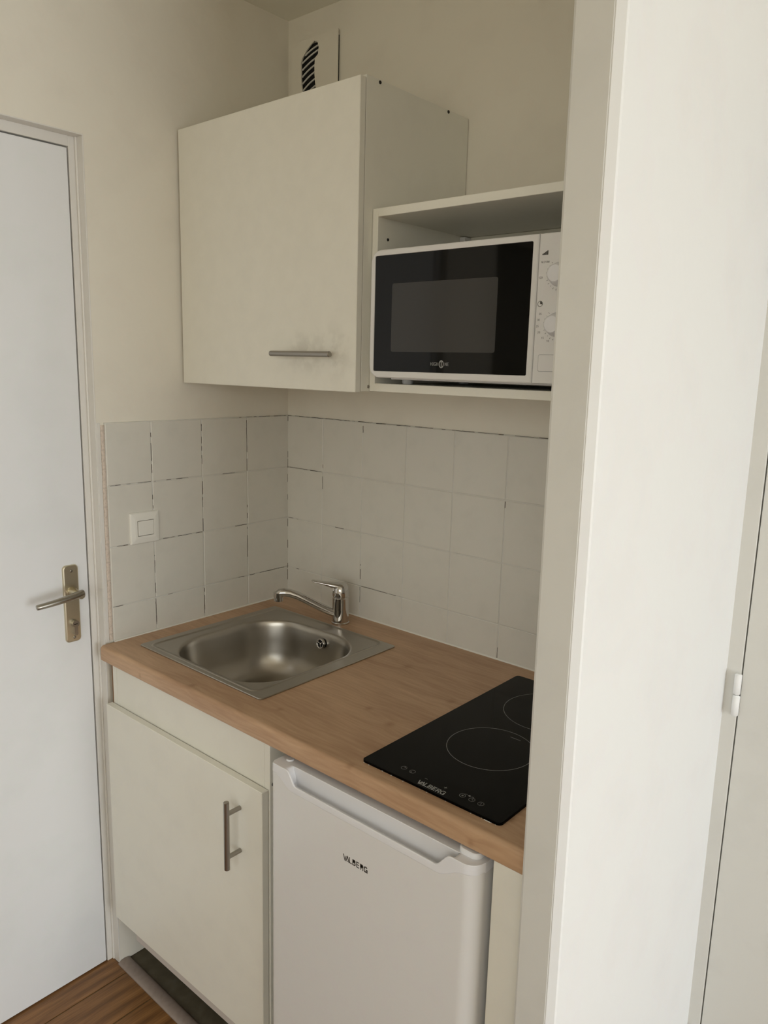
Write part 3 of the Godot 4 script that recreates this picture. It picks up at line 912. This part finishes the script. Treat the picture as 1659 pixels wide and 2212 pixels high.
func microwave() -> void:
	var x0 := 0.6245; var x1 := 1.078
	var y0 := 1.5630; var y1 := 1.8070
	var zf := 0.3450
	var o := thing("microwave_oven", "white microwave oven with black glass door on the shelf unit", "microwave", Vector3(x0, 1.5507, 0))
	o.set_meta("label", "white microwave oven with black glass door on the shelf unit")
	var at := -o.position
	var st := mb()
	box(st, Vector3(x0 + 0.012, y0 + 0.001, 0.020) + at, Vector3(x1 - 0.006, y1 - 0.006, zf - 0.036) + at, 0.004)
	build(st, "body", M.appliance_white, o)
	# door: white rounded bezel with a black pane set in it
	var xd := 0.9975
	st = mb()
	var cx := (x0 + xd) / 2
	var cy := (y0 + y1) / 2
	var w := xd - x0
	var h := y1 - y0
	var shape := func(e: float, r: float) -> PackedVector2Array:
		# left corners rounded, right corners square
		var p := rrect(w - 2 * e, h - 2 * e, r, 8)
		for i in p.size():
			if p[i].x > 0: p[i] = Vector2((w - 2 * e) / 2, p[i].y)
		return p
	var t := on_z(cx, cy, 0)
	t.origin += at
	var inner_x := 0.0105
	var pane_l := 0.6355
	var pane_r := 0.9870
	var pane_b := 1.5755
	var pane_t := 1.7962
	var pw := pane_r - pane_l
	var ph := pane_t - pane_b
	var tp := on_z((pane_l + pane_r) / 2, (pane_b + pane_t) / 2, 0)
	tp.origin += at
	loft(st, [ring(t, shape.call(0.0, 0.024), zf - 0.035), ring(t, shape.call(0.0, 0.024), zf - 0.003), ring(t, shape.call(0.0006, 0.0235), zf - 0.0012), ring(t, shape.call(0.0022, 0.0225), zf), ring(tp, rrect(pw, ph, 0.003, 8), zf), ring(tp, rrect(pw - 0.001, ph - 0.001, 0.003, 8), zf - 0.002)], true, false, true)
	var dr := build(st, "door", M.appliance_white, o)
	st = mb()
	loft(st, [ring(tp, rrect(pw - 0.001, ph - 0.001, 0.003, 8), zf - 0.006), ring(tp, rrect(pw - 0.001, ph - 0.001, 0.003, 8), zf - 0.0012)], true, true, true)
	var pane := build(st, "glass_pane", M.glass_black, dr)
	pane.set_meta("label", "black glass pane")
	st = mb()
	var wt := on_z((0.680 + 0.9205) / 2, (1.6136 + 1.7425) / 2, 0)
	wt.origin += at
	plate(st, Transform3D(wt.basis, wt.origin + Vector3(0, 0, zf - 0.00125)), 0.2405, 0.129, 0.0002, 0.004, 0.00004)
	build(st, "viewing_window", M.mesh_grey, dr)
	# maker's mark on the pane
	var lz := zf - 0.0012
	word("logo", "HIGH", 0.0056, M.print_grey, dr, Transform3D(Basis().scaled(Vector3(1.05, 1, 1)), Vector3(0.7885, 1.5918, lz) + at))
	word("logo", "NE", 0.0056, M.print_grey, dr, Transform3D(Basis().scaled(Vector3(1.05, 1, 1)), Vector3(0.8170, 1.5918, lz) + at))
	st = mb()
	var lt := on_z(0.8048, 1.5918, lz)
	lt.origin += at
	lt.basis = lt.basis.scaled(Vector3(0.78, 1, 1))
	annulus(st, lt, 0.0052, 0.0072, 0.0003, 40)
	stroke(st, lt, PackedVector2Array([Vector2(-0.0018, 0.0030), Vector2(0.0, 0.0036), Vector2(0.0, -0.0062)]), 0.0022, 0.0003)
	build(st, "logo", M.print_grey, dr)
	# control panel
	st = mb()
	var kw := x1 - xd - 0.0008
	var tk := on_z(xd + 0.0008 + kw / 2, cy, 0)
	tk.origin += at
	var shape2 := func(e: float, r: float) -> PackedVector2Array:
		var p := rrect(kw - 2 * e, h - 2 * e, r, 8)
		for i in p.size():
			if p[i].x < 0: p[i] = Vector2(-(kw - 2 * e) / 2, p[i].y)
		return p
	loft(st, [ring(tk, shape2.call(0.0, 0.024), zf - 0.035), ring(tk, shape2.call(0.0, 0.024), zf - 0.004), ring(tk, shape2.call(0.0008, 0.0235), zf - 0.001), ring(tk, shape2.call(0.002, 0.022), zf - 0.0003)], true, true, true)
	var cp := build(st, "control_panel", M.appliance_white, o)
	var z := zf - 0.0003
	st = mb()
	for k in 5:
		box(st, Vector3(1.0050 + k * 0.0022, 1.7722, z) + at, Vector3(1.0068 + k * 0.0022, 1.7742 + k * 0.0012, z + 0.0003) + at, 0.0)
	build(st, "power_icon", M.print_dark, cp)
	word("print", "M.210W", 0.0030, M.print_dark, cp, Transform3D(Basis(), Vector3(1.0115, 1.7608, z) + at))
	word("print", "120", 0.0032, M.print_dark, cp, Transform3D(Basis(), Vector3(1.0040, 1.7362, z) + at))
	st = mb()
	var ck := on_z(1.0062, 1.6942, z)
	ck.origin += at
	annulus(st, ck, 0.0042, 0.0048, 0.0003, 32)
	slab(st, ck, PackedVector2Array([Vector2(0, 0), Vector2(0, 0.004), Vector2(0.002, 0.0035), Vector2(0.0038, 0.001), Vector2(0.0035, -0.001)]), 0.0003)
	build(st, "timer_icon", M.print_dark, cp)
	for q in [["35", 1.0075, 1.678], ["30", 1.0046, 1.6683], ["25", 1.0035, 1.6577], ["20", 1.0068, 1.6478], ["15", 1.0145, 1.6387], ["10", 1.0245, 1.6334]]:
		word("print", q[0], 0.0032, M.print_dark, cp, Transform3D(Basis(), Vector3(q[1], q[2], z) + at))
	for q in [[1.0400, 1.7400, 0.0195, 0.0235], [1.0400, 1.6600, 0.0195, 0.0235]]:
		st = mb()
		var kt := on_z(q[0], q[1], z)
		kt.origin += at
		lathe(st, kt, [Vector2(q[2], 0), Vector2(q[2], 0.004), Vector2(q[2] * 0.82, 0.007), Vector2(q[2] * 0.76, 0.018), Vector2(q[2] * 0.66, 0.020)], 40)
		var kn := build(st, "knob", M.plastic_white, cp)
		st = mb()
		for a in range(130, 275, 14):
			var u := Vector2(cos(deg_to_rad(a)), sin(deg_to_rad(a)))
			stroke(st, kt, PackedVector2Array([u * q[3], u * (q[3] + (0.0025 if a % 3 else 0.0012))]), 0.0005, 0.0003)
		build(st, "scale_marks", M.print_dark, kn)
	st = mb()
	var bt := on_z(1.0400, 1.5975, z)
	bt.origin += at
	plate(st, bt, 0.0615, 0.0270, 0.0012, 0.003, 0.0006)
	var bn := build(st, "door_button", M.appliance_white, cp)
	st = mb()
	loft(st, [ring(bt, rrect(0.0615, 0.027, 0.003), 0), ring(bt, rrect(0.0615, 0.027, 0.003), 0.0003), ring(bt, rrect(0.0628, 0.0283, 0.0036), 0.0003), ring(bt, rrect(0.0628, 0.0283, 0.0036), 0)], false, false, true)
	build(st, "outline", M.print_dim, bn)
	for x in [0.665, 0.955, 1.035]:
		for zz in [0.27, 0.07]:
			st = mb()
			var ft := on_y(x, 1.5507, zz)
			ft.origin += at
			lathe(st, ft, [Vector2(0.010, 0), Vector2(0.0115, 0.003), Vector2(0.0115, 0.0095)], 20)
			if x != 0.955: build(st, "foot", M.plastic_white, o)
	st = mb()
	box(st, Vector3(x0 + 0.028, y0 - 0.0035, 0.06) + at, Vector3(x1 - 0.03, y0 + 0.0005, zf - 0.036) + at, 0.001)
	build(st, "base_plate", M.plastic_white, o)

func fridge() -> void:
	var o := thing("fridge", "white undercounter fridge with recessed grip along the top of its door", "fridge", Vector3(0.661, 0, 0))
	var x0 := 0.0; var x1 := 0.4645
	abox("body", M.appliance_white, o, Vector3(x0 + 0.003, 0.012, 0.06), Vector3(x1 - 0.003, 0.8480, 0.575), 0.004)
	abox("gasket", M.rubber, o, Vector3(x0 + 0.010, 0.06, 0.575), Vector3(x1 - 0.010, 0.835, 0.583), 0.0)
	# door sheet, vertical edges rounded
	var zf := 0.6365
	var st := mb()
	var plan := PackedVector2Array()      # (x, z)
	plan.append(Vector2(x0 + 0.002, 0.583))
	for k in 7:
		var a := PI / 2 * k / 6
		plan.append(Vector2(x0 + 0.008 - 0.008 * cos(a), zf - 0.008 + 0.008 * sin(a)))
	for k in 13:
		var a := PI / 2 * k / 12
		plan.append(Vector2(x1 - 0.026 + 0.026 * sin(a), zf - 0.026 + 0.026 * cos(a)))
	plan.append(Vector2(x1, 0.583))
	# lower border of the grip moulding along x
	var lower := func(x: float) -> float:
		var f: float = smoothstep(0.010, 0.058, x) * (1.0 - smoothstep(0.391, 0.444, x))
		return lerpf(0.8330, 0.8115, f)
	var xs := []
	for i in 81: xs.append(x0 + 0.0078 + (x1 - 0.026 - x0 - 0.0078) * i / 80.0)
	var rr := []
	for y in [0.055, 0.0]:
		var r := PackedVector3Array()
		for p in plan:
			r.append(Vector3(p.x, 0.055 if y > 0 else lower.call(p.x) - 0.0006, p.y))
		rr.append(r)
	# sheet: bottom and top border follow the plan, refined across the flat
	var full := PackedVector2Array()
	for i in 8: full.append(plan[i])
	for x in xs.slice(1, 80): full.append(Vector2(x, zf))
	for i in range(8, plan.size()): full.append(plan[i])
	var ra := PackedVector3Array()
	var rb := PackedVector3Array()
	for p in full:
		ra.append(Vector3(p.x, 0.055, p.y))
		rb.append(Vector3(p.x, lower.call(p.x) + 0.0025, p.y))
	loft(st, [ra, rb], false, false, false, false)
	var dr := build(st, "door", M.appliance_white, o)
	# grip moulding: lofted along x from one profile in (z, y) to the next
	st = mb()
	var rings := []
	var n := 120
	for i in n + 1:
		var x := x0 - 0.0004 + (x1 - x0 + 0.0008) * i / float(n)
		var f: float = smoothstep(0.043, 0.067, x) * (1.0 - smoothstep(0.386, 0.416, x))     # 1 inside the grip
		var g: float = smoothstep(0.038, 0.052, x) * (1.0 - smoothstep(0.410, 0.424, x))
		# front line follows the plan of the door
		var z := zf + 0.0005
		if x < 0.008: z = zf + 0.0005 - 0.008 + sqrt(max(0.0, 0.008 * 0.008 - pow(0.008 - x, 2)))
		if x > x1 - 0.026: z = zf + 0.0005 - 0.026 + sqrt(max(0.0, 0.026 * 0.026 - pow(x - x1 + 0.026, 2)))
		var top := 0.8505
		var lip := lerpf(top, 0.8245, f)
		var lo: float = lower.call(x)
		var back: float = min(0.6190, z - 0.006)
		var pit := lerpf(top, 0.800, g)
		var r := PackedVector3Array()
		for q in [[0.5845, lo], [z - 0.0006, lo], [z + 0.0003, lo + 0.0014], [z + 0.0003, (lo + lip) / 2], [z, lip - 0.0012], [z - 0.0012, lip], [z - 0.0022, lip], [lerpf(z - 0.0030, z - 0.0030, f), lip],
				[lerpf(z - 0.004, z - 0.0046, g), lerpf(lip, pit + 0.003, g)], [lerpf(z - 0.005, z - 0.0070, g), lerpf(lip, pit, g)], [lerpf(back, 0.6150, g), lerpf(top, pit + 0.003, g)], [lerpf(back, 0.6182, g), lerpf(top, top - 0.0015, g)], [back - 0.0012, top], [0.5845, top]]:
			r.append(Vector3(x, q[1], q[0]))
		rings.append(r)
	for i in n:
		for j in rings[0].size():
			var k: int = (j + 1) % rings[0].size()
			st.set_smooth_group(j + 1)
			var a: Vector3 = rings[i][j]
			var b: Vector3 = rings[i][k]
			var c: Vector3 = rings[i + 1][k]
			var d: Vector3 = rings[i + 1][j]
			st.add_vertex(a); st.add_vertex(b); st.add_vertex(c)
			st.add_vertex(a); st.add_vertex(c); st.add_vertex(d)
	st.set_smooth_group(-1)
	for e in 2:
		var r: PackedVector3Array = rings[0 if e == 0 else n]
		var m := Vector3(r[0].x, 0.842, 0.60)
		for j in r.size():
			tri(st, m, r[j], r[(j + 1) % r.size()], Vector3(-1 if e == 0 else 1, 0, 0))
	build(st, "grip_moulding", M.plastic_white, dr)
	# hinge cover and plug on top of the door
	st = mb()
	loft(st, [ring(on_y(x1 - 0.030, 0.8505, 0.600), rrect(0.040, 0.036, 0.013, 8), 0), ring(on_y(x1 - 0.030, 0.8505, 0.600), rrect(0.040, 0.036, 0.013, 8), 0.0065), ring(on_y(x1 - 0.030, 0.8505, 0.600), rrect(0.036, 0.032, 0.011, 8), 0.0085)])
	build(st, "hinge_cover", M.plastic_white, o)
	st = mb()
	lathe(st, on_y(0.020, 0.8500, 0.606), [Vector2(0.0078, 0), Vector2(0.0076, 0.0016), Vector2(0.006, 0.0028)], 20)
	build(st, "hole_plug", M.plastic_white, o)
	st = mb()
	logo(st, on_z(0.8520 - 0.661, 0.7378, zf - 0.0001), 0.0115, 0.0570, 0.00165)
	build(st, "logo", M.print_dark, dr)
	for x in [0.04, x1 - 0.04]:
		st = mb()
		lathe(st, on_y(x, 0, 0.54), [Vector2(0.018, 0), Vector2(0.018, 0.008), Vector2(0.010, 0.012), Vector2(0.010, 0.016)], 16)
		build(st, "foot", M.rubber, o)

func hob() -> void:
	var o := thing("induction_hob", "black glass two zone hob set in the worktop", "hob", Vector3(0.987, 0.9, 0.3235))
	var st := mb()
	plate(st, on_y(0, 0.0002, 0), 0.288, 0.522, 0.0044, 0.008, 0.0008, 6)
	build(st, "glass_top", M.hob_black, o)
	var y := 0.0046
	for q in [[0.0, 0.0695, 0.0800], [0.004, -0.1370, 0.0900]]:
		st = mb()
		annulus(st, on_y(q[0], y, q[1]), q[2] - 0.0005, q[2] + 0.0005, 0.0001, 96)
		build(st, "zone_ring", M.print_dim, o)
	st = mb()
	box(st, Vector3(0.004, y, 0.0065), Vector3(0.026, y + 0.0001, 0.0075), 0.0)
	build(st, "zone_print", M.print_dim, o)
	st = mb()
	var lt := on_y(0.9625 - 0.987, y, 0.5795 - 0.3235)
	lt.basis.x = Vector3(1, 0, 0.0)
	logo(st, lt, 0.0108, 0.0555, 0.0017)
	build(st, "logo", M.print_grey, o)
	var row := 0.5575 - 0.3235
	for q in [[0.9172, 0], [0.9358, 1], [1.0419, 2], [1.0602, 3], [1.0775, 4]]:
		st = mb()
		var t := on_y(q[0] - 0.987, y, row + (0.001 if q[1] > 1 else -0.001))
		annulus(st, t, 0.0048, 0.0054, 0.0001, 32)
		match q[1]:
			0: slab(st, t, PackedVector2Array([Vector2(-0.0005, 0.0015), Vector2(0.0015, 0.0015), Vector2(0.0015, 0.0035), Vector2(-0.0005, 0.0035)]), 0.0001)
			1: slab(st, t, PackedVector2Array([Vector2(-0.0020, -0.0035), Vector2(0.0002, -0.0035), Vector2(0.0002, -0.0015), Vector2(-0.0020, -0.0015)]), 0.0001)
			2: annulus(st, t, 0.0006, 0.0018, 0.0001, 16)
			3: stroke(st, t, PackedVector2Array([Vector2(0.0, 0.0035), Vector2(0, 0), Vector2(0.0022, 0)]), 0.0006, 0.0001)
			4: stroke(st, t, PackedVector2Array([Vector2(0, -0.0025), Vector2(0, 0.0025)]), 0.0007, 0.0001)
		build(st, "touch_key", M.print_dim, o)
	st = mb()
	stroke(st, on_y(0.9672 - 0.987, y, row + 0.001), PackedVector2Array([Vector2(-0.0028, 0), Vector2(0.0028, 0)]), 0.0007, 0.0001)
	build(st, "minus_key", M.print_dim, o)
	st = mb()
	var pt := on_y(1.0080 - 0.987, y, row + 0.001)
	stroke(st, pt, PackedVector2Array([Vector2(-0.0028, 0), Vector2(0.0028, 0)]), 0.0008, 0.0001)
	stroke(st, pt, PackedVector2Array([Vector2(0, -0.0028), Vector2(0, 0.0028)]), 0.0008, 0.0001)
	build(st, "plus_key", M.print_grey, o)
	st = mb()
	stroke(st, on_y(1.0445 - 0.987, y, row - 0.0055), PackedVector2Array([Vector2(-0.003, -0.001), Vector2(-0.001, 0.001), Vector2(0.003, 0.001)]), 0.0006, 0.0001)
	slab(st, on_y(1.0510 - 0.987, y, row - 0.0055), PackedVector2Array([Vector2(-0.002, -0.0015), Vector2(0.002, -0.0015), Vector2(0.002, 0.001), Vector2(0, 0.0022), Vector2(-0.002, 0.001)]), 0.0001)
	stroke(st, on_y(1.0575 - 0.987, y, row - 0.0055), PackedVector2Array([Vector2(-0.003, 0.001), Vector2(0.001, 0.001), Vector2(0.003, -0.001)]), 0.0006, 0.0001)
	build(st, "lock_print", M.print_dim, o)
	# pale remains of sealant along the front edge
	var rng := RandomNumberGenerator.new()
	rng.seed = 21
	st = mb()
	for i in 20:
		var x: float = [-0.137, -0.105, -0.08, -0.052, -0.015, 0.004, 0.05, 0.085, 0.10][i % 9] + rng.randf_range(-0.012, 0.012)
		var l := rng.randf_range(0.0003, 0.0011)
		if i >= 12:
			x = rng.randf_range(0.112, 0.136)
			l = rng.randf_range(0.0006, 0.0022)
		box(st, Vector3(x - l, 0.0, 0.2612), Vector3(x + l, rng.randf_range(0.0004, 0.0012), 0.2612 + rng.randf_range(0.0006, 0.0020)), 0.0003)
	var sl := build(st, "sealant_crumbs", M.switch_white, o)
	sl.set_meta("kind", "stuff")

func light_switch() -> void:
	var o := thing("light_switch", "square white light switch on the tiles beside the door", "switch", Vector3(0.006, 1.176, 0.4845))
	var st := mb()
	var t := face(Vector3.FORWARD, Vector3.UP, Vector3.ZERO)
	loft(st, [ring(t, rrect(0.0810, 0.0795, 0.002), 0), ring(t, rrect(0.0810, 0.0795, 0.002), 0.003), ring(t, rrect(0.076, 0.0745, 0.003), 0.0062), ring(t, rrect(0.056, 0.052, 0.003), 0.0085), ring(t, rrect(0.046, 0.0395, 0.002), 0.0088), ring(t, rrect(0.0458, 0.0393, 0.002), 0.0030)], true, true, true)
	build(st, "plate", M.switch_white, o)
	st = mb()
	var tt := face(Vector3.FORWARD.rotated(Vector3.UP, 0.04), Vector3.UP, Vector3(0.0058, 0, -0.0008))
	loft(st, [ring(tt, rrect(0.0432, 0.0366, 0.002), -0.003), ring(tt, rrect(0.0432, 0.0366, 0.002), 0.0030), ring(tt, rrect(0.0420, 0.0354, 0.002), 0.0038)], true, true, true)
	build(st, "rocker", M.switch_white, o)

func air_vent() -> void:
	var o := thing("air_vent", "cream extractor vent plate with slanted louvres high in the corner", "vent", Vector3(0.0, 0, 0.0))
	var zf := 0.0095
	# opening outline: left and right chains from top to bottom (x, y)
	var rt := [Vector2(0.1085, 2.4015), Vector2(0.1215, 2.3965), Vector2(0.1262, 2.3820), Vector2(0.1235, 2.3660), Vector2(0.1130, 2.3600), Vector2(0.1110, 2.3420), Vector2(0.1112, 2.3220), Vector2(0.1160, 2.2900), Vector2(0.1220, 2.2650), Vector2(0.1290, 2.2450)]
	var lf := [Vector2(0.0950, 2.3950), Vector2(0.0800, 2.3850), Vector2(0.0640, 2.3700), Vector2(0.0590, 2.3600), Vector2(0.0600, 2.3400), Vector2(0.0600, 2.3200), Vector2(0.0625, 2.3000), Vector2(0.0660, 2.2850), Vector2(0.0720, 2.2650), Vector2(0.0780, 2.2450)]
	var X0 := 0.022; var X1 := 0.1925; var Y0 := 2.235; var Y1 := 2.411
	var lp := PackedVector2Array([Vector2(X0, Y0), Vector2(X0, Y1), Vector2(rt[0].x, Y1), rt[0]])
	for p in lf: lp.append(p)
	lp.append(Vector2(lf[-1].x, Y0))
	var rp := PackedVector2Array([Vector2(X1, Y0), Vector2(X1, Y1), Vector2(rt[0].x, Y1)])
	for p in rt: rp.append(p)
	rp.append(Vector2(lf[-1].x, lf[-1].y))
	rp.append(Vector2(lf[-1].x, Y0))
	var st := mb()
	var t := face(Vector3.RIGHT, Vector3.UP, Vector3(0, 0, zf - 0.0035))
	slab(st, t, lp, 0.0035)
	slab(st, t, rp, 0.0035)
	build(st, "face_plate", M.wall_cream, o)
	abox("dark_backing", M.void_black, o, Vector3(X0 + 0.012, Y0 + 0.01, 0.0005), Vector3(X1 - 0.0025, Y1 - 0.012, 0.0030), 0.0)  # black sheet behind the plate, painted-in dark for the gap and duct
	# raised border of the opening
	st = mb()
	var pr := []
	for p in rt: pr.append(Vector3(p.x + 0.0008, p.y, zf + 0.0002))
	sweep(st, pr, [Vector2(0.0015, 0.0015)], Vector3.BACK, 8)
	var pl := [Vector3(rt[0].x, rt[0].y, zf + 0.0002)]
	for p in lf: pl.append(Vector3(p.x - 0.0008, p.y, zf + 0.0002))
	sweep(st, pl, [Vector2(0.0015, 0.0015)], Vector3.BACK, 8)
	build(st, "opening_rim", M.wall_cream, o)
	# louvres
	var edge := func(ch: Array, y: float) -> float:
		for i in ch.size() - 1:
			if y <= ch[i].y and y >= ch[i + 1].y:
				return lerpf(ch[i].x, ch[i + 1].x, (ch[i].y - y) / (ch[i].y - ch[i + 1].y))
		return ch[0].x if y > ch[0].y else ch[-1].x
	for k in 9:
		var yl := 2.3755 - k * 0.0165
		var yr: float = yl + (0.021 if k > 0 else 0.015)
		if yl < 2.247: break
		var a: float = edge.call(lf, yl)
		var b: float = edge.call(rt, yr)
		st = mb()
		var path := []
		for i in 7:
			var f := i / 6.0
			path.append(Vector3(lerpf(a, b, f), lerpf(yl, yr, f) + 0.0022 * sin(f * PI), zf - 0.004))
		sweep(st, path, [Vector2(0.0009, 0.0022)], Vector3(0, 0.7, 1).normalized(), 8)
		build(st, "louvre", M.closet_paint, o)

# ---------------------------------------------------------------- scene
func _ready() -> void:
	# camera
	var cam := Camera3D.new()
	cam.name = "camera"
	cam.transform = Transform3D(Basis(Vector3(0.75407213, 0.02475525, -0.65632492), Vector3(-0.14140568, 0.98197374, -0.12542733), Vector3(0.64138885, 0.18738933, 0.74397956)).orthonormalized(), Vector3(1.68135, 1.58728, 1.51315))
	cam.fov = rad_to_deg(2.0 * atan(1106.0 / 1661.0))
	cam.near = 0.02
	add_child(cam)
	cam.current = true
	# sky, daylight through the tall window, exposure
	var env := Environment.new()
	env.background_mode = Environment.BG_SKY
	var sky := Sky.new()
	var sm := ProceduralSkyMaterial.new()
	sm.sky_top_color = Color(0.72, 0.80, 0.90)
	sm.sky_horizon_color = Color(0.90, 0.92, 0.94)
	sm.ground_bottom_color = Color(0.55, 0.54, 0.52)
	sm.ground_horizon_color = Color(0.80, 0.80, 0.79)
	sm.sky_energy_multiplier = 1.6
	sm.ground_energy_multiplier = 1.0
	sky.sky_material = sm
	env.sky = sky
	env.tonemap_mode = Environment.TONE_MAPPER_LINEAR
	env.tonemap_exposure = 0.975
	env.sdfgi_enabled = true
	env.ssao_enabled = true
	env.ssil_enabled = true
	var we := WorldEnvironment.new()
	we.name = "world"
	we.environment = env
	add_child(we)
	var day := AreaLight3D.new()
	day.name = "window_daylight"
	day.area_size = Vector2(1.7, 1.84)
	day.position = Vector3(RIGHT + 0.04, 1.03, 1.25)
	day.rotation.y = PI / 2
	day.light_color = Color(0.95, 0.98, 1.0)
	day.light_energy = 6.7
	day.area_range = 12.0
	day.area_attenuation = 2.0
	day.shadow_enabled = true
	add_child(day)
	var day2 := AreaLight3D.new()  # added fill light to brighten the fronts, from an unseen made-up window
	day2.name = "added_front_fill"
	day2.area_size = Vector2(2.25, 1.22)
	day2.position = Vector3(2.4, 1.70, FRONT + 0.04)
	day2.light_color = Color(1.0, 0.968, 0.87)
	day2.light_energy = 1.6
	day2.area_range = 12.0
	day2.area_attenuation = 2.0
	day2.shadow_enabled = true
	add_child(day2)
	materials()
	setting()
	worktop()
	sink_cabinet()
	end_panel()
	fridge()
	wall_cabinet()
	microwave_unit()
	microwave()
	sink()
	faucet()
	hob()
	light_switch()
	air_vent()
